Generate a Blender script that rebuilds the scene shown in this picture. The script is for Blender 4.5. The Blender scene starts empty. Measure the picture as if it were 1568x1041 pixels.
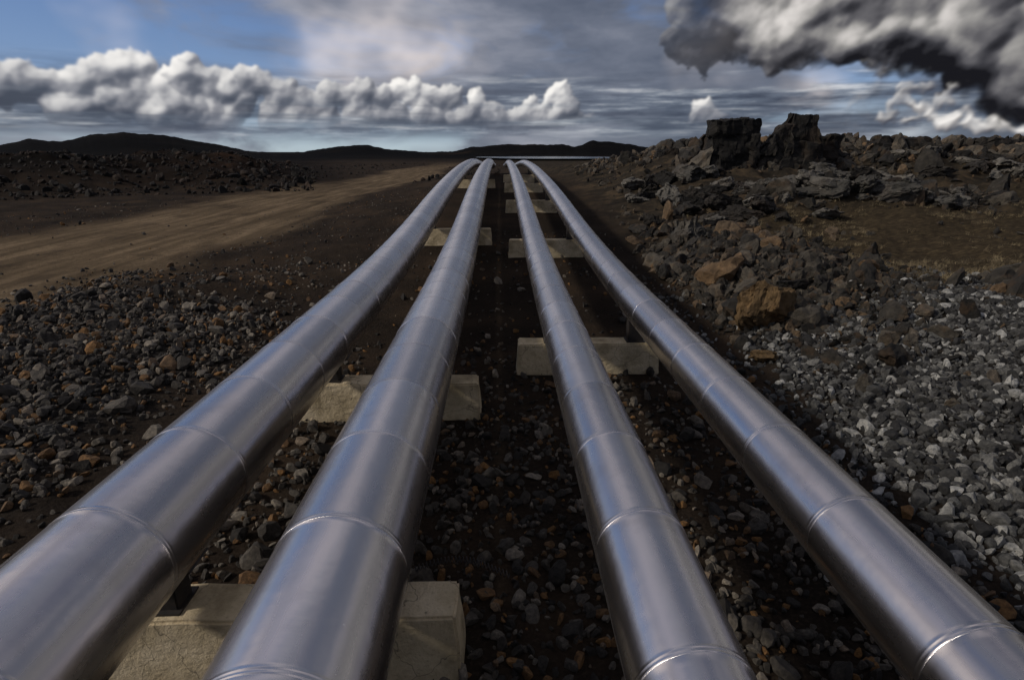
import bpy, bmesh, math, random
import numpy as np
from mathutils import Vector, Matrix
random.seed(7); rng=np.random.default_rng(11)
sc=bpy.context.scene
sc.view_settings.view_transform='Standard'
try: sc.view_settings.look='None'
except Exception: pass
sc.view_settings.exposure=0; sc.view_settings.gamma=1
R=math.radians
# ------------------------------------------------ camera
cd=bpy.data.cameras.new("camera"); cam=bpy.data.objects.new("camera",cd); sc.collection.objects.link(cam)
cd.sensor_width=36; cd.lens=20; cd.clip_start=.05; cd.clip_end=20000
cam.location=(0,0,4.0); cam.rotation_euler=(R(90-18.3),0,R(-1.19)); sc.camera=cam
# ------------------------------------------------ sun
SUN_EL=34; SUN_AZ=-104   # azimuth clockwise from +Y
sd=bpy.data.lights.new("sun","SUN"); sd.energy=2.1; sd.angle=R(5); sd.color=(1,.91,.79)
so=bpy.data.objects.new("sun",sd); sc.collection.objects.link(so)
dv=Vector((math.sin(R(SUN_AZ))*math.cos(R(SUN_EL)),math.cos(R(SUN_AZ))*math.cos(R(SUN_EL)),math.sin(R(SUN_EL))))
so.rotation_euler=dv.to_track_quat('Z','Y').to_euler(); so.location=dv*50
# ------------------------------------------------ node helper
class T:
    def __init__(s,tree): s.t=tree; s.n=tree.nodes; s.l=tree.links
    def put(s,sock,v):
        if v is None: return
        if isinstance(v,bpy.types.NodeSocket): s.l.new(v,sock)
        else: sock.default_value=v
    def m(s,op,a,b=None,c=None,clamp=False):
        n=s.n.new('ShaderNodeMath'); n.operation=op; n.use_clamp=clamp
        for i,v in enumerate((a,b,c)): s.put(n.inputs[i],v)
        return n.outputs[0]
    def v(s,op,a,b=None):
        n=s.n.new('ShaderNodeVectorMath'); n.operation=op
        s.put(n.inputs[0],a)
        if op=='SCALE': s.put(n.inputs['Scale'],b)
        else: s.put(n.inputs[1],b)
        return n.outputs[0]
    def comb(s,x,y,z):
        n=s.n.new('ShaderNodeCombineXYZ')
        for i,v in enumerate((x,y,z)): s.put(n.inputs[i],v)
        return n.outputs[0]
    def sep(s,v):
        n=s.n.new('ShaderNodeSeparateXYZ'); s.put(n.inputs[0],v); return n.outputs
    def noise(s,vec,scale,detail=4,rough=.5,dist=0,color=False):
        n=s.n.new('ShaderNodeTexNoise'); s.put(n.inputs['Vector'],vec)
        n.inputs['Scale'].default_value=scale; n.inputs['Detail'].default_value=detail
        n.inputs['Roughness'].default_value=rough; n.inputs['Distortion'].default_value=dist
        return n.outputs['Color'] if color else n.outputs['Fac']
    def vor(s,vec,scale,feature='F1',out='Distance'):
        n=s.n.new('ShaderNodeTexVoronoi'); n.feature=feature; s.put(n.inputs['Vector'],vec)
        n.inputs['Scale'].default_value=scale
        return n.outputs[out]
    def mr(s,v,a,b,c=0,d=1,smooth=True):
        n=s.n.new('ShaderNodeMapRange'); n.interpolation_type='SMOOTHSTEP' if smooth else 'LINEAR'
        s.put(n.inputs['Value'],v)
        n.inputs['From Min'].default_value=a;n.inputs['From Max'].default_value=b
        n.inputs['To Min'].default_value=c;n.inputs['To Max'].default_value=d
        return n.outputs[0]
    def mix(s,f,a,b,blend='MIX'):
        n=s.n.new('ShaderNodeMix'); n.data_type='RGBA'; n.blend_type=blend
        s.put(n.inputs[0],f)
        for i,v in ((6,a),(7,b)):
            if isinstance(v,tuple) and len(v)==3: v=(*v,1)
            s.put(n.inputs[i],v)
        return n.outputs[2]
    def ramp(s,f,stops,interp='LINEAR'):
        n=s.n.new('ShaderNodeValToRGB'); s.put(n.inputs[0],f); cr=n.color_ramp; cr.interpolation=interp
        while len(cr.elements)<len(stops): cr.elements.new(.5)
        for e,(p,c) in zip(cr.elements,stops):
            e.position=p; e.color=(c,c,c,1) if isinstance(c,(int,float)) else (*c,1)
        return n.outputs[0]
def material(name):
    m=bpy.data.materials.new(name); m.use_nodes=True
    t=T(m.node_tree); b=m.node_tree.nodes['Principled BSDF']; return m,t,b
def bump(t,b,h,strength,dist):
    n=t.n.new('ShaderNodeBump'); n.inputs['Strength'].default_value=strength; n.inputs['Distance'].default_value=dist
    t.l.new(h,n.inputs['Height']); t.l.new(n.outputs[0],b.inputs['Normal'])
# ------------------------------------------------ numpy noise
def _hash(ix,iy,seed):
    h=(ix.astype(np.int64)*374761393+iy.astype(np.int64)*668265263+seed*1442695041)&0xffffffff
    h=((h^(h>>13))*1274126177)&0xffffffff
    return ((h^(h>>16))&0xffff)/65535.0
def vnoise(x,y,seed=0):
    ix=np.floor(x);iy=np.floor(y);fx=x-ix;fy=y-iy
    fx=fx*fx*fx*(fx*(fx*6-15)+10);fy=fy*fy*fy*(fy*(fy*6-15)+10)
    a=_hash(ix,iy,seed);b=_hash(ix+1,iy,seed);c=_hash(ix,iy+1,seed);d=_hash(ix+1,iy+1,seed)
    return (a*(1-fx)+b*fx)*(1-fy)+(c*(1-fx)+d*fx)*fy
def fbm(x,y,seed=0,o=5,g=.5):
    s=0;a=1;tot=0
    for i in range(o):
        s=s+a*(vnoise(x,y,seed+i*17)-.5);tot+=a;a*=g;x,y=x*1.62+y*1.2+5.1,y*1.62-x*1.2-3.7
    return s/tot*2
GT=np.array([[math.cos(k*math.pi/16),math.sin(k*math.pi/16)] for k in range(32)])
def perlin(x,y,seed=0):
    ix=np.floor(x);iy=np.floor(y);fx=x-ix;fy=y-iy
    u=fx*fx*fx*(fx*(fx*6-15)+10);v=fy*fy*fy*(fy*(fy*6-15)+10)
    def gr(dx,dy):
        h=(_hash(ix+dx,iy+dy,seed)*65535).astype(np.int32)&31
        return GT[h,0]*(fx-dx)+GT[h,1]*(fy-dy)
    return (gr(0,0)*(1-u)+gr(1,0)*u)*(1-v)+(gr(0,1)*(1-u)+gr(1,1)*u)*v
def pf(x,y,seed=0,o=5,g=.5):
    s=0;a=1;tot=0
    for i in range(o):
        s=s+a*perlin(x,y,seed+i*17);tot+=a;a*=g;x,y=x*1.62+y*1.2+5.1,y*1.62-x*1.2-3.7
    return s/tot*1.9
def ss(a,b,x):
    q=np.clip((x-a)/(b-a),0,1);return q*q*(3-2*q)
# ------------------------------------------------ clouds: computed sky map over azimuth / elevation
SW,SH=4608,1152
def lerp(a,b,f): return a+(b-a)*f
def ramp3(f,stops):
    p=[s[0] for s in stops]; return np.stack([np.interp(f,p,[s[1][k] for s in stops]) for k in range(3)],-1)
def blur(a,k):
    if k<1: return a
    ker=np.hanning(2*k+3)[1:-1]; ker/=ker.sum()
    o=np.zeros_like(a); p=np.pad(a,((k,k),(0,0)),mode='edge')
    for i,wt in enumerate(ker): o+=wt*p[i:i+a.shape[0]]
    p=np.pad(o,((0,0),(k,k)),mode='edge'); o=np.zeros_like(a)
    for i,wt in enumerate(ker): o+=wt*p[:,i:i+a.shape[1]]
    return o
PXR=2*math.pi/SW
def to_c(az): return (az+math.pi)/PXR
EL1=(np.arange(SH)+.5)/SH*math.pi/2; AZ1=(np.arange(SW)+.5)*PXR-math.pi
AZg,ELg=np.meshgrid(AZ1,EL1)
e=ELg
base=ramp3(e,[(0,(.48,.60,.68)),(.03,(.32,.44,.58)),(.10,(.17,.275,.50)),(.2,(.11,.20,.43)),(.6,(.075,.14,.34)),(1.57,(.05,.10,.27))])
alpha=np.full(e.shape,.80)
def over(col,a):
    global base,alpha
    a=np.clip(a,0,1); base=base*(1-a[...,None])+col*a[...,None]; alpha=alpha+(1-alpha)*a
# high thin overcast veil
vx=AZg*np.cos(np.minimum(ELg,1.3)); vy=ELg*2.6
vn=pf(vx*2.6+.5*pf(vx*3,vy*3,3,3),vy*2.9,7,6,.55)
reg=np.interp(AZg,[-math.pi,-1.6,-.62,-.42,-.25,.4,math.pi],[.5,.35,-.14,.08,.45,.8,.5])+np.interp(ELg,[0,.25,.6,1.57],[-.05,.05,.25,.35])
va=ss(-.25,.5,vn*1.1+reg-.08)*.95
vb=pf(vx*4.5+.3*vn,vy*5+9,19,6,.55)*.30+.5+np.interp(AZg,[-.4,0,.15,.5,.9],[.01,-.02,-.10,-.22,-.25])
over(ramp3(vb,[(.2,(.070,.085,.12)),(.42,(.155,.172,.22)),(.6,(.28,.292,.345)),(.85,(.46,.465,.50))]),va)
# broken brighter cloud high on the left
q=pf(AZg*2.6,ELg*3.6,77,5,.5)
lw=np.exp(-((AZg+1.55)/.75)**2)*np.exp(-((ELg-.50)/.22)**2)
over(ramp3(q*.6+.5,[(.2,(.42,.38,.39)),(.8,(1.25,1.10,1.02))]),ss(.1,.6,lw*1.25+q*.5)*.9)
q2=pf(vx*2.2+9,ELg*4.2,87,4,.5); over(np.ones(e.shape+(3,))*np.array([.07,.085,.15]),ss(.10,.42,q2)*ss(.28,.5,ELg)*.8)  # unseen dark and bright patches overhead, added to band the pipe reflections
q3=pf(vx*2.0+19,ELg*3.6,97,4,.5); over(np.ones(e.shape+(3,))*np.array([.66,.60,.62]),ss(.05,.40,q3)*ss(.28,.5,ELg)*.75)
# low stratus streaks
st=pf(AZg*3.2+.3*pf(AZg*8,ELg*20,5,3),ELg*34,23,6,.55)
sa=ss(-.16,.24,st+.14)*ss(.010,.035,ELg)*ss(.135,.075,ELg)*np.interp(AZg,[-.7,-.3,.2,.4],[1,.8,.7,1])
sb=pf(AZg*5,ELg*60,29,6,.6)*1.0+.40
over(ramp3(sb,[(.1,(.05,.063,.095)),(.42,(.115,.14,.19)),(.62,(.27,.305,.36)),(.9,(.66,.67,.69))]),sa*.93)
def blobs(c0,c1,r1,gen):
    H=np.zeros((r1,c1-c0)); B=np.full((r1,c1-c0),.3)
    for (a,el,r,z0,b_) in gen:
        cx=to_c(a)-c0; cy=el/PXR; rr=r/PXR
        x0,x1=int(max(0,cx-rr)),int(min(c1-c0,cx+rr+2)); y0,y1=int(max(0,cy-rr)),int(min(r1,cy+rr+2))
        if x1<=x0 or y1<=y0: continue
        yy,xx=np.mgrid[y0:y1,x0:x1]; d2=rr*rr-(xx-cx)**2-(yy-cy)**2
        h=np.where(d2>0,np.sqrt(np.maximum(d2,0))*PXR+z0,0); Hs=H[y0:y1,x0:x1]; mk=h>Hs
        Hs[mk]=h[mk]; B[y0:y1,x0:x1][mk]=b_
    return H,B
def warp(H,dx,dy):
    h,w_=H.shape; yy,xx=np.mgrid[0:h,0:w_]
    x=np.clip(xx+dx,0,w_-1.001); y=np.clip(yy+dy,0,h-1.001); ix=x.astype(int);iy=y.astype(int);fx=x-ix;fy=y-iy
    return (H[iy,ix]*(1-fx)+H[iy,ix+1]*fx)*(1-fy)+(H[iy+1,ix]*(1-fx)+H[iy+1,ix+1]*fx)*fy
def cloudlayer(c0,c1,r1,gen,wa,wf,ba,seed,L,edge,er=.0,kb=(2,7,16),bb=3):
    H,B=blobs(c0,c1,r1,gen); A_=AZg[:r1,c0:c1];E_=ELg[:r1,c0:c1]
    wx=pf(A_*wf,E_*wf,seed,6,.58)*wa/PXR; wy=pf(A_*wf+50,E_*wf,seed+3,6,.58)*wa/PXR
    H=warp(H,wx,wy); B=blur(warp(B,wx,wy),bb)
    bl=0;am=1;f=wf*1.3
    for k in range(5):
        bl=bl+am*(.35-np.abs(perlin(A_*f+k*7,E_*f*1.15,seed+60+k))*1.6); am*=.55; f*=2.05
    Hs=blur(H,1)
    a=ss(.0,edge,Hs+ba*.8*bl-er*(.5+pf(A_*wf*1.5,E_*wf*1.5,seed+9,5,.6)))
    a=blur(a,1)
    H2=Hs+np.where(Hs>0,1,0)*ba*bl
    def lam(Hh,s):
        gy,gx=np.gradient(Hh,PXR); n=np.sqrt(gx*gx+gy*gy+s*s); return (-gx*L[0]-gy*L[1]+s*L[2])/n
    lit=.32*lam(blur(H2,kb[0]),1.0)+.38*lam(blur(H2,kb[1]),.7)+.30*lam(blur(H2,kb[2]),.45)
    return a,lit,B,A_,E_
rs=random.Random(5)
def heads(lst,nb,flat=.75,small=(.25,.55),zr=.5):
    g=[]
    for (a,tp,r,b_) in lst:
        cy=tp-r*flat
        for k in range(nb):
            th=rs.uniform(0,2*math.pi); d=rs.random()**.6*r*.72; rr=r*rs.uniform(*small)*(1.15-.5*d/r)
            el=cy+math.sin(th)*d*flat
            g.append((a+math.cos(th)*d*1.15,el,rr,rs.uniform(0,r*zr),b_+rs.uniform(-.12,.12)))
    return g
c0,c1,r1=int(to_c(-1.4)),int(to_c(1.3)),int(.42/PXR)
HL=[(-.69,.112,.040,.15),(-.655,.106,.034,.25),(-.60,.098,.026,.05),(-.575,.116,.028,.35),(-.53,.132,.034,.35),(-.505,.104,.030,.85),(-.455,.128,.034,.45),(-.42,.110,.030,.55),(-.378,.119,.028,.45),(-.40,.088,.026,.9),(-.34,.103,.026,.2),(-.302,.090,.028,.1),(-.268,.099,.024,.1),(-.24,.095,.024,.1),(-.216,.108,.026,.15),(-.185,.098,.026,.3),(-.152,.110,.026,.85),(-.122,.102,.022,.9),(-.095,.092,.022,.3),(-.078,.100,.020,.5),(-.036,.092,.016,1.2),(-.05,.078,.022,.3),(-.01,.076,.022,.3),(.03,.074,.022,.25),(.06,.082,.020,.4),(.098,.103,.024,.95),(.11,.083,.022,.6),(.128,.064,.016,.2),(.15,.058,.012,.15),
(-.60,.073,.032,.25),(-.50,.078,.034,.6),(-.43,.068,.030,.65),(-.34,.070,.032,.35),(-.28,.068,.030,.25),(-.22,.072,.032,.25),(-.17,.074,.03,.3),(-.12,.070,.030,.3),(-.06,.066,.028,.25),(0,.060,.026,.12),(.05,.060,.026,.15),(.09,.064,.026,.2),(-.55,.085,.03,.5),(-.47,.09,.03,.5),(-.31,.078,.028,.25),
(.325,.078,.019,.85),(.345,.062,.015,.6),(.31,.058,.014,.4),(.335,.056,.016,.4),(.468,.056,.009,.7),(.484,.050,.006,.6)]
for k in range(9): HL.append((-.75-.07*k,.09+.04*rs.random(),.04,.4))
a,lit,B,A_,E_=cloudlayer(c0,c1,r1,heads(HL,60),.013,26,.0042,200,(-.50,.80,.32),.014,.004)
rel=np.clip((E_-.040)/.07,0,1.0)
s=lit*.58+.40*B+.24*rel-.02+.20*pf(A_*9,E_*14,301,4)
cc=ramp3(s,[(.0,(.06,.071,.098)),(.25,(.125,.136,.168)),(.5,(.28,.285,.315)),(.72,(.56,.555,.56)),(1.0,(.98,.95,.91))])
a=a*ss(.022,.060,E_)*.97
full=np.zeros(e.shape); full[:r1,c0:c1]=a; fc=np.zeros(e.shape+(3,)); fc[:r1,c0:c1]=cc
over(fc,full)
st=pf(AZg*2.6+4,ELg*46,123,6,.55)
over(ramp3(pf(AZg*5,ELg*50,129,5,.6)+.45,[(.2,(.07,.088,.125)),(.6,(.18,.212,.265)),(.9,(.5,.53,.57))]),ss(-.05,.35,st)*ss(.015,.035,ELg)*ss(.085,.05,ELg)*.75)
# steam plume: one connected billowing mass
LX=[.20,.26,.29,.34,.425,.50,.56,.62,.66,.70,.78,.9,1.2]; LY=[.30,.215,.175,.140,.122,.122,.122,.098,.066,.036,.01,.0,.0]
gen=[]
for k in range(1500):
    a=rs.uniform(.25,1.25); lo=float(np.interp(a,LX,LY)); hi=.41
    el=lo+(hi-lo)*rs.random()**1.7; r=min(rs.uniform(.012,.045),el-lo+.014)
    b_=.25+.35*math.sin(a*11+1)*math.sin(el*23+.5)
    gen.append((a,el,r,rs.uniform(0,.02),b_))
SL=[(.285,.18,.030,-.15),(.315,.165,.030,-.15),(.345,.19,.035,-.1),(.355,.150,.022,-.15),(.385,.150,.018,-.1),(.425,.187,.034,.95),(.450,.155,.024,.85),(.40,.205,.030,.6),(.415,.155,.020,.75),(.48,.170,.030,.25),(.50,.150,.022,.0),(.47,.205,.035,.1),(.545,.185,.040,.3),(.56,.158,.028,.15),(.60,.19,.040,.45),(.645,.17,.038,.5),(.70,.15,.038,.55),(.76,.12,.038,.55),(.82,.10,.04,.5),(.9,.10,.05,.4)]
gen+=[(a_,e_,r_,z_+.014,b_) for a_,e_,r_,z_,b_ in heads(SL,42,.85,(.25,.6),.6)]
a,lit,B,A_,E_=cloudlayer(c0,c1,r1,gen,.036,13,.006,500,(-.45,.62,.45),.034,.014,(3,10,22),6)
line=np.interp(A_,LX,LY); ab=E_-line+.010*pf(A_*22,E_*22,431,4)
dk_=np.exp(-((ab-.010)/.022)**2)*ss(.50,.60,A_)
s=lit*.62+.12+.52*B+.36*pf(A_*8,E_*10,401,6,.55)-.60*dk_-.22*np.exp(-((A_-.31)/.05)**2)
cc=ramp3(s,[(.0,(.010,.010,.013)),(.22,(.045,.045,.053)),(.42,(.125,.122,.132)),(.65,(.31,.30,.29)),(1.0,(.76,.72,.69))])
full[:]=0; full[:r1,c0:c1]=a*(.70+.30*ss(.28,.42,A_)); fc[:r1,c0:c1]=cc; over(fc,full)
# rising steam column, lower right
CL=[(.590,.088,.012,.35),(.60,.072,.014,.6),(.62,.062,.015,.85),(.64,.055,.015,.9),(.66,.048,.014,1.),(.68,.043,.013,.95),(.70,.036,.013,.9),(.72,.03,.012,.9),(.61,.095,.012,.25),(.63,.078,.013,.45),(.655,.062,.011,.5),(.60,.050,.012,.4),(.575,.058,.012,.3),(.58,.075,.012,.3)]
a,lit,B,A_,E_=cloudlayer(c0,c1,r1,heads(CL,26,.9),.017,32,.004,700,(-.5,.7,.4),.014,.003,(2,5,10))
s=lit*.6+.5*B+.08
cc=ramp3(s,[(.0,(.05,.05,.065)),(.3,(.17,.165,.18)),(.6,(.45,.43,.42)),(.95,(.95,.91,.87))])
full[:]=0; full[:r1,c0:c1]=a*.95; fc[:r1,c0:c1]=cc; over(fc,full)
CL=[(.535,.118,.016,.15),(.548,.098,.016,.25),(.535,.078,.015,.4),(.55,.062,.013,.25),(.525,.055,.013,.15),(.56,.10,.014,.25),(.54,.044,.012,.15)]
a,lit,B,A_,E_=cloudlayer(c0,c1,r1,heads(CL,22,.9),.024,24,.005,800,(-.5,.7,.4),.026,.007,(2,6,12))
cc=ramp3(lit*.6+B*.6,[(.0,(.05,.055,.07)),(.35,(.14,.14,.16)),(.8,(.45,.43,.41))])
full[:]=0; full[:r1,c0:c1]=a*.8; fc[:r1,c0:c1]=cc; over(fc,full)
px=np.empty((SH,SW,4),dtype=np.float32); px[...,:3]=base; px[...,3]=alpha
img=bpy.data.images.new("cloud_map",SW,SH,alpha=True,float_buffer=True); img.colorspace_settings.name='Linear Rec.709'
img.alpha_mode='CHANNEL_PACKED'; img.pixels.foreach_set(px.ravel()); img.update()
try: img.pack()
except Exception as ex: print("pack",ex)
w=bpy.data.worlds.new("World"); sc.world=w; w.use_nodes=True
t=T(w.node_tree); bg=t.n['Background']; bg.inputs['Strength'].default_value=.1
sky=t.n.new('ShaderNodeTexSky'); sky.sky_type='NISHITA'; sky.sun_disc=False
sky.sun_elevation=R(SUN_EL); sky.sun_rotation=R(SUN_AZ); sky.air_density=1.0; sky.dust_density=.6; sky.ozone_density=2.0
tc=t.n.new('ShaderNodeTexCoord'); x,y,z=t.sep(tc.outputs['Generated'])
uu=t.m('ADD',t.m('DIVIDE',t.m('ARCTAN2',x,y),2*math.pi),.5)
vv=t.m('MAXIMUM',t.m('DIVIDE',t.m('ARCSINE',z),math.pi/2),.0006)
im=t.n.new('ShaderNodeTexImage'); im.image=img; im.extension='EXTEND'; im.interpolation='Cubic'
t.l.new(t.comb(uu,vv,0),im.inputs[0])
c=t.mix(im.outputs['Alpha'],sky.outputs[0],t.v('SCALE',im.outputs['Color'],10.0))
t.l.new(c,bg.inputs['Color'])
# ------------------------------------------------ terrain
def zp(y):
    return np.interp(y,[-1e4,11,14,17,20,24,29,35,42,50,58,66,76,90,120,200,1e5],[0,0,.07,.2,.38,.65,.93,1.18,1.4,1.53,1.56,1.45,1.15,.7,0,0,0])
_ys=np.linspace(-10,140,1501);_zs=zp(_ys);_k=np.hanning(61);_k/=_k.sum();_zs=np.convolve(np.pad(_zs,30,mode='edge'),_k,'valid')
def zps(y): return np.interp(y,_ys,_zs)
HX=np.array([-600,-200,0,60,110,150,200,260,330,380,420,470,520,560,600,650,700,720,780,860,880,905,940,1000,1060,1200,1400,1568,2000])
HY=np.array([224,222,226,214,218,209,203,206,219,230,234,232,224,222,229,233,231,225,221,221,226,217,219,227,230,231,229,230,232])
HA=np.arctan((HX-765)*.949/871); HE=(232-HY)/966.*np.cos(HA)
def height(x,y):
    r=np.hypot(x,y)+1e-6;az=np.arctan2(x,y)
    c=zps(y)
    lf=ss(-4,-13,x); 
    h=c*(1-.75*lf)
    W=np.interp(y,[0,15,40],[8,8.5,9]);wr=ss(0,1,(x-3.4)/W)
    rz=np.interp(y,[-20,2,8,15,25,33,40,48,60,80,110,160],[.5,.5,.75,.95,1.4,2.4,3.6,4.25,4.1,3.3,1.8,0])
    rz=rz*(1-.20*ss(.36,.16,az)*ss(20,40,y))
    h=h*(1-wr)+wr*np.maximum(rz,h)
    out=ss(12,20,y)*ss(5,8,x)*ss(170,90,r)
    rg=1-np.abs(fbm(x*.22,y*.22,5,5))*2.2
    am=.45+.55*ss(.2,.38,az)
    h=h+out*am*(.6*fbm(x*.35,y*.35,9,5)*ss(15,35,y)+.28*(rg-.5)+.12*fbm(x*1.5,y*1.5,3,4))
    h=h+.6*np.exp(-(((x-7.4)/2.2)**2+((y-16.5)/3.0)**2))
    h=h+.9*np.exp(-(((x-16.0)/4.5)**2+((y-27.0)/2.6)**2))
    h=h-.35*np.exp(-(((x-13.5)/4)**2+((y-19.0)/3.5)**2))
    h=h+.28*ss(-5,-8,x)*ss(20,15,y)*ss(-14.0,-11,x)*(1+.6*fbm(x*.5,y*.5,21,3))
    ml=ss(-.25,-.45,az)*ss(60,82,r)*ss(190,130,r)
    h=h+ml*(2.6+2.4*fbm(x*.045,y*.045,31,6,.55)+1.0*(0.5-np.abs(fbm(x*.12,y*.12,33,5))*1.8))
    e=np.interp(az,HA,HE); r0=760
    hh=4+e*r0+1.6*fbm(az*60,r*0+.5,41,4,.6)+ 3.5*fbm(x*.012,y*.012,45,5)*ss(.004,.02,e)
    f=ss(500,r0,r)*ss(1500,r0+40,r)
    h=h*(1-f)+f*np.maximum(hh,0)
    rd=road(x,y)
    rough=(1-.8*rd)*ss(3.2,5,np.abs(x))
    h=h+rough*(.10*fbm(x*.5,y*.5,51,5)+.05*fbm(x*2.3,y*2.3,53,3))+.03*fbm(x*1.1,y*1.1,55,4)*(1-rd)
    h=h+rd*.03*np.sin(x*2.1+fbm(x*.1,y*.1,5)*2)
    h=h+ss(90,200,r)*ss(600,400,r)*.7*fbm(x*.03,y*.03,61,4)*ss(-0.03,-.12,az)
    return h
def road(x,y):
    cx=-15.9-1.0*np.sin(y*.05)+ .9*fbm(x*.0+3,y*.12,71,3)-.02*np.maximum(y-30,0)
    hw=5.4+1.8*fbm(x*.2,y*.22,73,5)
    return ss(1.6,-1.4,np.abs(x-cx)-hw)
fa=np.linspace(R(-62),R(62),1000); ba=np.linspace(R(62),R(298),90)[1:-1]
A=np.concatenate([fa,ba]); NA=len(A)
Rr=np.concatenate([np.geomspace(.6,900,600),np.geomspace(930,6000,20)]); NR=len(Rr)
AA,RR=np.meshgrid(A,Rr); X=(RR*np.sin(AA)).ravel(); Y=(RR*np.cos(AA)).ravel(); Z=height(X,Y)
verts=np.column_stack([X,Y,Z]); verts=np.vstack([verts,[0,0,float(Z[:NA].mean())]])
i=np.arange(NR-1)[:,None]*NA; j=np.arange(NA)[None,:]; j2=(j+1)%NA
q=np.stack([i+j,i+j2,i+NA+j2,i+NA+j],-1).reshape(-1,4)[:,::-1]
me=bpy.data.meshes.new("ground")
nq=len(q); tri=np.stack([np.full(NA,NR*NA),np.arange(NA),(np.arange(NA)+1)%NA],-1)[:,::-1]
me.vertices.add(len(verts)); me.vertices.foreach_set("co",verts.ravel().astype(np.float32))
me.loops.add(nq*4+NA*3); me.loops.foreach_set("vertex_index",np.concatenate([q.ravel(),tri.ravel()]).astype(np.int32))
me.polygons.add(nq+NA)
ls=np.concatenate([np.arange(nq)*4,nq*4+np.arange(NA)*3]).astype(np.int32); me.polygons.foreach_set("loop_start",ls)
me.update(calc_edges=True); me.validate()
me.polygons.foreach_set("use_smooth",np.ones(len(me.polygons),dtype=bool))
x_,y_=verts[:,0],verts[:,1]; r_=np.hypot(x_,y_); az_=np.arctan2(x_,y_)
def gravel_mask(x,y):
    n=fbm(x*.4,y*.4,81,4)
    L=ss(-4.6,-6.4,x+.9*n)*ss(17,14,y+2*n+ (x+8)*.5)*ss(-13.5,-11.5,x)
    Rm=ss(4.2,5.6,x+.8*n-(np.maximum(y-6,0))*.12)*ss(14.8,12.8,y+1.2*n)
    return L,Rm
gl,gr=gravel_mask(x_,y_)
rd=road(x_,y_)*ss(3,8,y_)*ss(260,140,r_)
def grassmask(x,y): return ss(8.5,10.5,x)*ss(13.5,15,y+fbm(x*.3,y*.3,91,3)*1.5)*ss(27,23,y)*ss(34,26,x)
grass=np.maximum(grassmask(x_,y_),.6*ss(.1,.35,fbm(x_*.2,y_*.2,161,4))*ss(6,9,x_)*ss(22,26,y_)*ss(50,40,y_))
far=ss(200,420,r_)
hl=ss(55,80,r_)*ss(-.2,-.35,az_)
col=np.column_stack([rd,np.clip(gl+gr,0,1),grass,np.ones_like(rd)])
ca_=me.color_attributes.new("zones",'FLOAT_COLOR','POINT'); ca_.data.foreach_set("color",col.ravel().astype(np.float32))
col2=np.column_stack([far,hl,ss(14,24,y_)*ss(4,7,x_),np.ones_like(rd)])
cb_=me.color_attributes.new("zones_b",'FLOAT_COLOR','POINT'); cb_.data.foreach_set("color",col2.ravel().astype(np.float32))
ground=bpy.data.objects.new("ground",me); sc.collection.objects.link(ground)
m,t,b=material("volcanic_ground")
tc=t.n.new('ShaderNodeTexCoord'); O=tc.outputs['Object']
a1=t.n.new('ShaderNodeAttribute'); a1.attribute_name='zones'; a2=t.n.new('ShaderNodeAttribute'); a2.attribute_name='zones_b'
zr,zg,zb=t.sep(a1.outputs['Color']); yf,yh,yr=t.sep(a2.outputs['Color'])
n1=t.noise(O,.35,6,.62); n2=t.noise(O,3,6,.7); n3=t.noise(O,22,4,.65)
soil=t.ramp(n1,[(.3,(.012,.0095,.008)),(.5,(.024,.018,.0135)),(.7,(.050,.034,.022))])
soil=t.mix(t.mr(n3,.45,.75,0,.5),soil,(.065,.050,.037))
lava=t.ramp(t.noise(O,.8,6,.7),[(.32,(.011,.010,.009)),(.5,(.030,.025,.019)),(.68,(.080,.058,.036))])
c=t.mix(yr,soil,lava)
rn=t.noise(t.v('MULTIPLY',O,(1.3,.12,1)),1.2,6,.6)
roadc=t.ramp(rn,[(.3,(.068,.050,.031)),(.5,(.135,.099,.061)),(.72,(.235,.174,.110))])
roadc=t.mix(t.mr(n2,.4,.7,0,.6),roadc,(.055,.041,.029))
roadc=t.mix(t.mr(n1,.52,.68,0,.55),roadc,(.045,.034,.024))
c=t.mix(t.m('MULTIPLY',zr,t.mr(n2,.25,.5,.55,1)),c,roadc)
gcol=t.ramp(t.vor(O,14),[(0,(.05,.047,.044)),(.5,(.018,.017,.016)),(1,(.005,.005,.005))])
c=t.mix(t.m('MULTIPLY',zg,.8),c,gcol)
grs=t.ramp(t.noise(t.v('MULTIPLY',O,(1,3,1)),3,6,.75),[(.35,(.022,.017,.012)),(.52,(.048,.037,.023)),(.70,(.12,.090,.050))])
c=t.mix(t.m('MULTIPLY',zb,.85),c,grs)
hil=t.ramp(t.noise(O,.045,6,.65),[(.4,(.004,.0035,.003)),(.58,(.012,.008,.006)),(.72,(.05,.029,.018))])
c=t.mix(yh,c,hil)
farc=t.ramp(t.noise(O,.011,6,.6),[(.5,(.0015,.0015,.0015)),(.62,(.005,.004,.003)),(.74,(.045,.025,.014))])
c=t.mix(yf,c,farc)
t.l.new(c,b.inputs['Base Color']); b.inputs['Roughness'].default_value=1; b.inputs['Specular IOR Level'].default_value=.03
bump(t,b,t.noise(O,9,7,.72),.9,.07)
me.materials.append(m)
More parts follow.
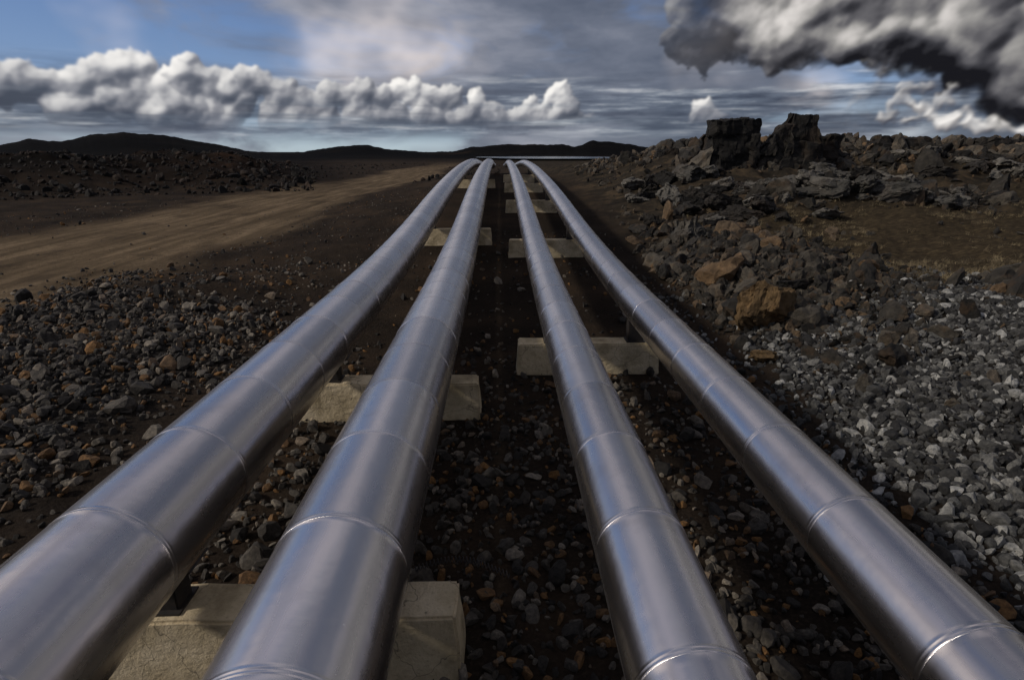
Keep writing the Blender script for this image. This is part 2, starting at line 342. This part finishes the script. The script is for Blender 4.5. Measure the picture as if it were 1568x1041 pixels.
# ------------------------------------------------ rocks
from mathutils import noise as mn
def rock_mesh(name,seed,sub=2,cuts=9,nz=.06,flat=1.0,fine=0,lo=.45,hi=.85,cellf=0):
    rs=random.Random(seed); bm=bmesh.new(); bmesh.ops.create_icosphere(bm,subdivisions=sub,radius=1)
    pl=[]
    for k in range(cuts):
        v=Vector((rs.gauss(0,1),rs.gauss(0,1),rs.gauss(0,1))).normalized(); pl.append((v,rs.uniform(lo,hi)))
    s=Vector((rs.uniform(.8,1.35),rs.uniform(.65,1.0),rs.uniform(.5,.9)*flat))
    o=Vector((seed*3.1,seed*1.7,seed*.3))
    for v in bm.verts:
        p=v.co.copy()
        for _ in range(3):
            for nrm,dd in pl:
                k=p.dot(nrm)
                if k>dd: p-=nrm*(k-dd)*.98
        nn=v.co.copy()
        p+=nn*nz*mn.noise(p*2.3+o)*2
        if cellf:
            cv=mn.cell_vector(p*2.6+o)-Vector((.5,.5,.5)); cw=mn.cell_vector(p*6+o)-Vector((.5,.5,.5)); p+=cv*cellf+cw*cellf*.4
        if fine: p+=nn*fine*(mn.fractal(p*4+o,1,2,5)) 
        v.co=Vector((p.x*s.x,p.y*s.y,p.z*s.z))
    me=bpy.data.meshes.new(name); bm.to_mesh(me); bm.free(); return me
def rock_mat(name,stops,scale=3.0,lichen=0,bs=.7):
    m,t,b=material(name)
    tc=t.n.new('ShaderNodeTexCoord'); O=tc.outputs['Object']; oi=t.n.new('ShaderNodeObjectInfo')
    rnd=oi.outputs['Random']
    P=t.v('ADD',O,t.comb(t.m('MULTIPLY',rnd,50),0,0))
    c=t.ramp(rnd,stops)
    n=t.noise(P,scale,5,.7)
    c=t.mix(1.0,c,t.ramp(n,[(.25,(.3,.3,.3)),(.5,(.8,.8,.8)),(.75,(1.6,1.55,1.45))]),'MULTIPLY')
    if lichen: c=t.mix(t.mr(t.noise(P,scale*.4,4,.6),.52,.62,0,lichen),c,(.16,.085,.03))
    t.l.new(c,b.inputs['Base Color']); b.inputs['Roughness'].default_value=.8; b.inputs['Specular IOR Level'].default_value=.25
    bump(t,b,t.noise(P,scale*3,5,.75),bs,.12)
    return m
gm=rock_mat("gravel_stone",[(0,(.022,.020,.018)),(.35,(.055,.049,.042)),(.62,(.105,.093,.078)),(.78,(.24,.21,.17)),(.86,(.13,.075,.036)),(1,(.23,.12,.042))],bs=.45)
gm2=rock_mat("grey_gravel_stone",[(0,(.020,.020,.021)),(.45,(.058,.058,.057)),(.8,(.14,.14,.135)),(1,(.40,.40,.385))],bs=.45)
lm=rock_mat("lava_stone",[(0,(.014,.013,.012)),(.5,(.042,.038,.032)),(.8,(.105,.092,.074)),(1,(.15,.095,.05))],2.2,.15)
dk=rock_mat("dark_lava_stone",[(0,(.004,.0035,.003)),(.7,(.014,.010,.008)),(1,(.04,.024,.015))],2.2,.0)
def protos(cname,mat,n,**k):
    c=bpy.data.collections.new(cname)
    for i in range(n):
        me=rock_mesh(cname+"_piece",i*7+len(cname),**k); me.materials.append(mat)
        o=bpy.data.objects.new(cname+"_piece",me); c.objects.link(o)
    return c
def scatter(name,P,S,coll,n,upright=0,rot=None):
    P=np.asarray(P,dtype=np.float32); k=len(P)
    me=bpy.data.meshes.new(name); me.vertices.add(k); me.vertices.foreach_set("co",P.ravel())
    a=me.attributes.new('scl','FLOAT','POINT'); a.data.foreach_set('value',np.asarray(S,dtype=np.float32))
    if rot is None:
        rot=rng.uniform(0,6.28,(k,3)); 
        if upright: rot[:,:2]=rng.normal(0,upright,(k,2))
    a=me.attributes.new('rot','FLOAT_VECTOR','POINT'); a.data.foreach_set('vector',rot.astype(np.float32).ravel())
    a=me.attributes.new('idx','INT','POINT'); a.data.foreach_set('value',rng.integers(0,n,k).astype(np.int32))
    o=bpy.data.objects.new(name,me); sc.collection.objects.link(o)
    g=bpy.data.node_groups.new(name+"_scatter",'GeometryNodeTree')
    g.interface.new_socket('Geometry',in_out='INPUT',socket_type='NodeSocketGeometry')
    g.interface.new_socket('Geometry',in_out='OUTPUT',socket_type='NodeSocketGeometry')
    gi=g.nodes.new('NodeGroupInput'); go=g.nodes.new('NodeGroupOutput')
    ip=g.nodes.new('GeometryNodeInstanceOnPoints'); ci=g.nodes.new('GeometryNodeCollectionInfo')
    ci.inputs['Collection'].default_value=coll; ci.inputs['Separate Children'].default_value=True; ci.inputs['Reset Children'].default_value=True
    ip.inputs['Pick Instance'].default_value=True
    def na(nm,ty):
        q=g.nodes.new('GeometryNodeInputNamedAttribute'); q.data_type=ty; q.inputs['Name'].default_value=nm; return q.outputs[0]
    g.links.new(gi.outputs[0],ip.inputs['Points']); g.links.new(ci.outputs[0],ip.inputs['Instance'])
    g.links.new(na('idx','INT'),ip.inputs['Instance Index']); g.links.new(na('rot','FLOAT_VECTOR'),ip.inputs['Rotation']); g.links.new(na('scl','FLOAT'),ip.inputs['Scale'])
    g.links.new(ip.outputs[0],go.inputs[0])
    md=o.modifiers.new('scatter','NODES'); md.node_group=g
    return o
cg=protos("gravel_bits",gm,12,sub=2,cuts=8,lo=.32,hi=.72,nz=.03); cg2=protos("grey_gravel_bits",gm2,14,sub=2,cuts=8,lo=.32,hi=.70,nz=.02)
cl=protos("lava_bits",lm,12,sub=3,cuts=10,lo=.38,hi=.8,nz=.06,fine=.06,cellf=.14); cdk=protos("dark_lava_bits",dk,8,sub=2,cuts=9,nz=.1)
def place(x,y,s,sink=.25): return np.column_stack([x,y,height(x,y)+s*sink])
n=46000; x=rng.uniform(-14.5,-3.2,n); y=rng.uniform(-.5,20,n); L,_=gravel_mask(x,y)
fall=np.clip(L*(.8+.6*fbm(x*.5,y*.5,150,3))+.05,0,1); k=rng.random(n)<fall; x,y=x[k],y[k]; s=np.exp(rng.normal(math.log(.056),.5,len(x))); s=np.clip(s,.018,.25)
scatter("gravel",place(x,y,s,.2),s,cg,12)
n=60000; x=rng.uniform(3.2,17,n); y=rng.uniform(0,16,n); _,G=gravel_mask(x,y)
k=rng.random(n)<np.clip(G+.07,0,1); x,y=x[k],y[k]; s=np.clip(np.exp(rng.normal(math.log(.060),.40,len(x))),.018,.17)
scatter("gravel",place(x,y,s,.2),s,cg2,14)
n=19000; x=rng.uniform(-4.2,4.6,n); y=1.0+rng.random(n)**1.4*24; k=rng.random(n)<ss(13,5,y+2*fbm(x*.7,y*.7,101,3))*.95+.08; x,y=x[k],y[k]
s=np.clip(np.exp(rng.normal(math.log(.047),.5,len(x))),.015,.16)
scatter("gravel",place(x,y,s,.2),s,cg,12)
n=9000; x=rng.uniform(-30,-4,n); y=rng.uniform(6,60,n); k=rng.random(n)<(1-.93*road(x,y))*ss(60,10,y); x,y=x[k],y[k]
s=np.clip(np.exp(rng.normal(math.log(.04),.5,len(x))),.012,.25); scatter("scattered_stones",place(x,y,s,.1),s,cg,12)
n=34000; x=rng.uniform(4.5,60,n); y=rng.uniform(12,62,n)
dn=fbm(x*.25,y*.25,111,4); azz=np.arctan2(x,y)
gmk=grassmask(x,y)
mound=np.exp(-(((x-7.4)/2.4)**2+((y-16)/3.4)**2))
outc=np.exp(-(((x-16)/5.5)**2+((y-27.5)/2.6)**2))
pr=np.clip(.06+1.3*dn+.9*mound+1.0*outc+.3*ss(33,40,y)*ss(.2,.33,azz),.03,1)*(1-.93*gmk*(1-outc))*ss(4.2,6.0,x-.05*(y-12))
k=rng.random(n)<pr; x,y=x[k],y[k]; ou=outc[k]; az2=azz[k]
s=np.clip(np.exp(rng.normal(math.log(.13),.65,len(x)))*(1+.4*ou+ss(30,45,y)*1.2*ss(.15,.33,az2)),.03,1.1); 
scatter("lava_rocks",place(x,y,s,.1),s,cl,12)
nm=5000; x=7.2+rng.normal(0,1.5,nm); y=16+rng.normal(0,2.4,nm); s=np.clip(np.exp(rng.normal(math.log(.105),.55,nm)),.03,.45); k=x>4.9
scatter("lava_rocks",place(x,y,s,.2)[k],s[k],cl,12)
n=4500; az=rng.uniform(-.85,-.3,n); r=rng.uniform(60,150,n); x=r*np.sin(az);y=r*np.cos(az); s=np.clip(np.exp(rng.normal(math.log(.22),.5,n)),.08,.8)
scatter("lava_rocks",place(x,y,s,.0),s,cdk,8)
n=700; az=rng.uniform(-.35,.0,n); r=rng.uniform(60,220,n); x=r*np.sin(az);y=r*np.cos(az); s=np.clip(np.exp(rng.normal(math.log(.2),.5,n)),.1,.6); k=road(x,y)<.2
scatter("lava_rocks",place(x,y,s,.0)[k],s[k],cdk,8)
bm_=rock_mat("lava_boulder",[(0,(.010,.0095,.009)),(1,(.034,.030,.026))],1.6,.06)
om=rock_mat("ochre_boulder",[(0,(.13,.085,.042)),(1,(.16,.104,.050))],1.6,.3)
gy=rock_mat("grey_boulder",[(0,(.055,.053,.048)),(1,(.14,.132,.118))],1.6,.05)
_cache={}
def boulder(x,y,sx,sy,sz,seed,mat,rz=0,sink=.35,tilt=0,var=None):
    key=(mat.name,seed if var is None else seed%var)
    if key not in _cache:
        me=rock_mesh("boulder",key[1]+3,sub=5,cuts=11,nz=.06,fine=.08,lo=.38,hi=.78,cellf=.15); me.materials.append(mat); _cache[key]=me
    o=bpy.data.objects.new("boulder",_cache[key]); sc.collection.objects.link(o)
    o.scale=(sx,sy,sz); o.rotation_euler=(tilt,tilt*.5,rz)
    o.location=(x,y,float(height(np.array([x]),np.array([y]))[0])+sz*sink); return o
def crag(x,y,w_,d,zt,seed,top=.8,lean=0,notch=0):
    bm=bmesh.new(); bmesh.ops.create_cube(bm,size=2); bmesh.ops.subdivide_edges(bm,edges=bm.edges[:],cuts=20,use_grid_fill=True)
    z0=float(height(np.array([x]),np.array([y]))[0])-.5; hh=zt-z0
    for v in bm.verts:
        p=v.co.copy(); f=(p.z+1)/2; tp=1-(1-top)*f
        xx=p.x*w_/2*tp+lean*f; zz=f*hh
        if notch: zz*=1-abs(notch)*max(0,p.x if notch>0 else -p.x)*f
        q=Vector((xx,p.y*d/2*tp,zz))
        cell=mn.cell_vector(Vector((q.x*1.1+seed,q.y*1.1,q.z*.9)))-Vector((.5,.5,.5))
        cell2=mn.cell_vector(Vector((q.x*2.9+seed,q.y*2.9,q.z*2.3)))-Vector((.5,.5,.5))
        q+=Vector((cell.x*.26+cell2.x*.14,cell.y*.5,cell.z*.20+cell2.z*.12))*(.3+.7*min(1,f*2))
        q+=Vector((mn.fractal(q*1.7+Vector((seed,0,0)),1,2,5),mn.fractal(q*1.7+Vector((0,seed,5)),1,2,5),mn.fractal(q*1.7+Vector((3,0,seed)),1,2,5)))*.13
        v.co=q
    me=bpy.data.meshes.new("lava_crag"); bm.to_mesh(me); bm.free(); me.materials.append(bm_)
    o=bpy.data.objects.new("lava_crag",me); sc.collection.objects.link(o); o.location=(x,y,z0); return o
crag(14.3,37,2.8,2.0,5.75,3,.97)
crag(18.6,37,3.3,2.2,6.15,8,.42,.0)
crag(16.9,36.8,2.2,1.6,5.5,12,.6,.35,-.35)
crag(20.9,38.5,2.6,1.8,4.9,15,.6)
crag(27.5,41,4.2,2,4.85,19,.7); crag(36,43,4.5,2,4.9,25,.6); crag(44,44,3.5,2,5.2,29,.6); crag(11.8,42,2.0,1.6,4.1,33,.6)
boulder(5.95,12.1,.66,.6,1.1,5,om,.4,.45)
boulder(7.3,13.6,.6,.5,.5,15,bm_,.4,.3)
boulder(5.2,10.3,.34,.28,.28,17,om,.1,.4)
for k in range(38):
    px_=rng.uniform(6,12); py=rng.uniform(20,37); s=rng.uniform(.35,1.0)
    boulder(px_+(py-22)*.12,py,s*1.2,s,s*1.0,100+k,bm_ if k%3 else gy,rng.uniform(0,6),.2,tilt=.2,var=9)
for k in range(95):
    px_=rng.normal(16.2,2.9); py=rng.normal(26.6,1.2); s=rng.uniform(.3,.85)
    boulder(px_,py,s*1.3,s,s*.95,200+k,gy if k%4 else bm_,rng.uniform(0,6),.35,tilt=.3,var=9)
for k in range(54):
    px_=rng.uniform(16,46); py=rng.uniform(34,46); s=rng.uniform(.4,1.1)
    boulder(px_,py,s*1.5,s,s*.8,300+k,bm_ if k%2 else gy,rng.uniform(0,6),.15,tilt=.2,var=9)
for k in range(12):
    boulder(rng.uniform(-11,-5.5),rng.uniform(4.5,11),rng.uniform(.15,.26),.18,.16,400+k,gy,rng.uniform(0,6),.3,var=9)
# ------------------------------------------------ dry grass
gmt,t,b=material("dry_grass_blade"); oi=t.n.new('ShaderNodeObjectInfo')
t.l.new(t.ramp(oi.outputs['Random'],[(0,(.075,.058,.032)),(.6,(.17,.13,.07)),(1,(.30,.24,.135))]),b.inputs['Base Color']); b.inputs['Roughness'].default_value=.8
cgz=bpy.data.collections.new("grass_tufts")
for k in range(5):
    bm=bmesh.new()
    for q_ in range(26):
        a=random.uniform(0,6.28); l=random.uniform(.10,.28); lean=random.uniform(.6,1.45); bx,by=random.gauss(0,.06),random.gauss(0,.06); wd=.004
        pv=None
        for sg in range(4):
            f=sg/3; rr=l*f*math.sin(lean*(.4+.6*f)); hh=l*f*math.cos(lean*(.4+.6*f)); ww=wd*(1-f*.85)
            cx,cy=bx+rr*math.cos(a),by+rr*math.sin(a)
            p=[bm.verts.new((cx-ww*math.sin(a),cy+ww*math.cos(a),hh)),bm.verts.new((cx+ww*math.sin(a),cy-ww*math.cos(a),hh))]
            if pv: bm.faces.new((pv[0],pv[1],p[1],p[0]))
            pv=p
    me=bpy.data.meshes.new("tuft"); bm.to_mesh(me); bm.free(); me.materials.append(gmt); cgz.objects.link(bpy.data.objects.new("tuft",me))
n=5500; x=rng.uniform(6,32,n); y=rng.uniform(12,28,n); gk=grassmask(x,y)*(fbm(x*.6,y*.6,131,4)>.02); k=rng.random(n)<gk*.9+.03; x,y=x[k],y[k]
scatter("dry_grass",place(x,y,x*0,0),rng.uniform(.6,1.2,len(x)),cgz,5,upright=.15)
# ------------------------------------------------ pipelines
pm,t,b=material("aluminium_cladding")
tc=t.n.new('ShaderNodeTexCoord'); O=tc.outputs['Object']
at=t.n.new('ShaderNodeAttribute'); at.attribute_name='seg'
s_=at.outputs['Fac']
P=t.v('ADD',O,t.comb(t.m('MULTIPLY',s_,31.0),0,0))
nl=t.noise(t.v('MULTIPLY',P,(7,.5,7)),1.0,4,.55)
nf=t.noise(t.v('MULTIPLY',P,(3,40,3)),1.0,3,.6)
dirt=t.noise(P,2.2,6,.65)
c=t.mix(t.mr(s_,0,1,0,1,False),(.52,.505,.515),(.66,.64,.645))
c=t.mix(t.mr(dirt,.5,.75,0,.4),c,(.40,.375,.37))
t.l.new(c,b.inputs['Base Color']); b.inputs['Metallic'].default_value=1
rr=t.m('ADD',t.m('MULTIPLY',nl,.18),t.m('ADD',t.m('MULTIPLY',dirt,.10),.13)); t.l.new(rr,b.inputs['Roughness'])
bump(t,b,t.m('ADD',t.m('MULTIPLY',t.noise(P,2.6,3,.5),1.0),t.m('MULTIPLY',nf,.03)),.22,.03)
SEG=1.15
def pipe(cx,rad,y0,cz=1.35,nseg=72):
    ys=[];rs=[];sg=[]
    k0=math.floor((-3-y0)/SEG); k1=math.ceil((105-y0)/SEG)
    for k in range(k0,k1):
        a=y0+k*SEG; v=random.random(); jr=random.uniform(-.001,.001)
        e=.0027
        prof=[(0,.0004),(.004,e),(.011,e),(.016,e*.3),(.028,e*.3),(.032,e*.85),(.038,e*.85),(.043,0.0003),(.06,0),(.35,0),(.7,0),(1.10,0),(1.147,.0)]
        for d,o in prof: ys.append(a+d); rs.append(rad+o+jr); sg.append(v)
    ys=np.array(ys);rs=np.array(rs);N=len(ys); zc=zps(ys)+cz
    th=np.linspace(0,2*np.pi,nseg,endpoint=False)
    sl=(zps(ys+.1)-zps(ys-.1))/.2; ca=1/np.sqrt(1+sl*sl); sa=sl*ca
    V=np.zeros((N,nseg,3)); V[:,:,0]=cx+rs[:,None]*np.cos(th); 
    V[:,:,1]=ys[:,None]-rs[:,None]*np.sin(th)*sa[:,None]; V[:,:,2]=zc[:,None]+rs[:,None]*np.sin(th)*ca[:,None]
    i=np.arange(N-1)[:,None]*nseg; j=np.arange(nseg)[None,:]; j2=(j+1)%nseg
    F=np.stack([i+j,i+nseg+j,i+nseg+j2,i+j2],-1).reshape(-1,4)[:,::-1]
    me=bpy.data.meshes.new("steel_pipeline"); me.from_pydata(V.reshape(-1,3).tolist(),[],F.tolist()+[list(range(nseg)),list(range((N-1)*nseg,N*nseg))[::-1]])
    me.polygons.foreach_set("use_smooth",np.ones(len(me.polygons),dtype=bool))
    a=me.attributes.new('seg','FLOAT','POINT'); a.data.foreach_set('value',np.repeat(sg,nseg).astype(np.float32))
    me.materials.append(pm); o=bpy.data.objects.new("steel_pipeline",me); sc.collection.objects.link(o)
PX=[(-2.66,.45),(-1.075,.45),(.98,.325),(2.53,.315)]
Y0=[3.2,3.11,3.30,3.42]
for (cx,rad),y0 in zip(PX,Y0): pipe(cx,rad,y0)
# ------------------------------------------------ concrete supports
cm,t,b=material("weathered_concrete"); tc=t.n.new('ShaderNodeTexCoord'); O=tc.outputs['Object']
c=t.ramp(t.noise(O,2.2,6,.65),[(.3,(.27,.215,.125)),(.5,(.52,.43,.28)),(.7,(.68,.58,.41))])
c=t.mix(t.mr(t.vor(t.v('ADD',O,t.v('SCALE',t.noise(O,3,3,.6,color=True),.4)),1.6,'DISTANCE_TO_EDGE'),0,.012,.7,0),c,(.08,.07,.05))
c=t.mix(t.mr(t.noise(O,28,4,.7),.55,.72,0,.5),c,(.2,.165,.11))
t.l.new(c,b.inputs['Base Color']); b.inputs['Roughness'].default_value=.92
bump(t,b,t.noise(O,16,6,.7),.8,.04)
pt,t2,b2=material("dark_painted_steel"); tc=t2.n.new('ShaderNodeTexCoord')
t2.l.new(t2.ramp(t2.noise(tc.outputs['Object'],9,6,.6),[(.4,(.018,.018,.02)),(.7,(.05,.04,.035))]),b2.inputs['Base Color']); b2.inputs['Roughness'].default_value=.6; b2.inputs['Metallic'].default_value=.3
def box(bm,cx,cy,cz,sx,sy,sz,mi,tap=0):
    vs=[]
    for k in (-1,1):
        f=1 if k<0 else 0
        for a,b_ in ((-1,-1),(1,-1),(1,1),(-1,1)): vs.append(bm.verts.new((cx+a*(sx/2+f*tap),cy+b_*(sy/2+f*tap),cz+k*sz/2)))
    for f in ((3,2,1,0),(4,5,6,7),(0,1,5,4),(1,2,6,5),(2,3,7,6),(3,0,4,7)):
        fc=bm.faces.new([vs[i] for i in f]); fc.material_index=mi
def support(x0,x1,yc,pipes,top=.6,depth=.42):
    z0=float(zps(yc)); bm=bmesh.new()
    box(bm,(x0+x1)/2,yc,z0+(top-.35)/2,x1-x0,depth,top+.35,0,tap=.06)
    bmesh.ops.bevel(bm,geom=list(bm.edges),offset=.022,segments=2,affect='EDGES')
    bmesh.ops.subdivide_edges(bm,edges=[e for e in bm.edges if e.calc_length()>.2],cuts=9,use_grid_fill=True)
    for v in bm.verts:
        v.co+=Vector((mn.noise(v.co*4),mn.noise(v.co*4+Vector((9,0,0))),mn.noise(v.co*4+Vector((0,9,0)))))*.014
    for (cx,rad) in pipes:
        zb=z0+1.35-rad; h=zb-(z0+top)
        box(bm,cx,yc,z0+top+.012,.34,.30,.02,1)
        box(bm,cx,yc,z0+top+.02+h/2,.02,.22,h+.05,1)
        for sx in (-.13,.13): box(bm,cx+sx,yc,z0+top+.02+(h+.05)/2,.022,.20,h+.06,1)
        box(bm,cx,yc-.1,z0+top+.02+h/2,.26,.016,h+.03,1)
        na=16; pr=[]
        for k in range(na+1):
            a=R(-90-42+84*k/na); ring=[]
            for rr_ in (rad+.010,rad+.026):
                for yy in (-.14,.14): ring.append(bm.verts.new((cx+rr_*math.cos(a),yc+yy,z0+1.35+rr_*math.sin(a))))
            pr.append(ring)
        for k in range(na):
            A_,B_=pr[k],pr[k+1]
            for i1,i2 in ((0,1),(1,3),(3,2),(2,0)):
                f=bm.faces.new((A_[i1],A_[i2],B_[i2],B_[i1])); f.material_index=1
        for rg_ in (pr[0],pr[-1]):
            f=bm.faces.new((rg_[0],rg_[1],rg_[3],rg_[2])); f.material_index=1
    bmesh.ops.recalc_face_normals(bm,faces=bm.faces)
    me=bpy.data.meshes.new("concrete_pipe_support"); bm.to_mesh(me); bm.free(); me.materials.append(cm); me.materials.append(pt)
    o=bpy.data.objects.new("concrete_pipe_support",me); sc.collection.objects.link(o)
for yc in (3.7,8.35,22.5,44): support(-3.35,-.36,yc,PX[:2])
for yc in (10.2,20.5,30.5,40.5,50.5): support(.33,2.95,yc,PX[2:])
cu=bpy.data.curves.new("coiled_cable",'CURVE'); cu.dimensions='3D'; cu.bevel_depth=.005; sp=cu.splines.new('POLY'); N=420; sp.points.add(N-1)
for k in range(N):
    f=k/(N-1); a=f*2*math.pi*26
    xx=-.74+f*.80; zz=.655+.05*math.sin(f*3.1)-.10*max(0,f-.62)
    sp.points[k].co=(xx,3.97+.024*math.cos(a)+.06*math.sin(f*4),zz+.024*math.sin(a),1)
co=bpy.data.objects.new("coiled_cable",cu); sc.collection.objects.link(co); cu.materials.append(pt)
# ------------------------------------------------ lake
bm=bmesh.new(); pts=[]
for k in range(40):
    a=k/40*2*math.pi; rx=40*(1+.15*math.sin(3*a)); ry=70*(1+.1*math.cos(2*a)); pts.append(bm.verts.new((28+rx*math.cos(a),340+ry*math.sin(a),.9)))
bm.faces.new(pts); me=bpy.data.meshes.new("lake"); bm.to_mesh(me); bm.free()
lk,t,b=material("lake_water"); b.inputs['Base Color'].default_value=(.05,.07,.09,1); b.inputs['Roughness'].default_value=.12; b.inputs['Specular IOR Level'].default_value=.8
tc=t.n.new('ShaderNodeTexCoord'); bump(t,b,t.noise(tc.outputs['Object'],1.5,4,.6),.2,.1)
me.materials.append(lk); sc.collection.objects.link(bpy.data.objects.new("lake",me))
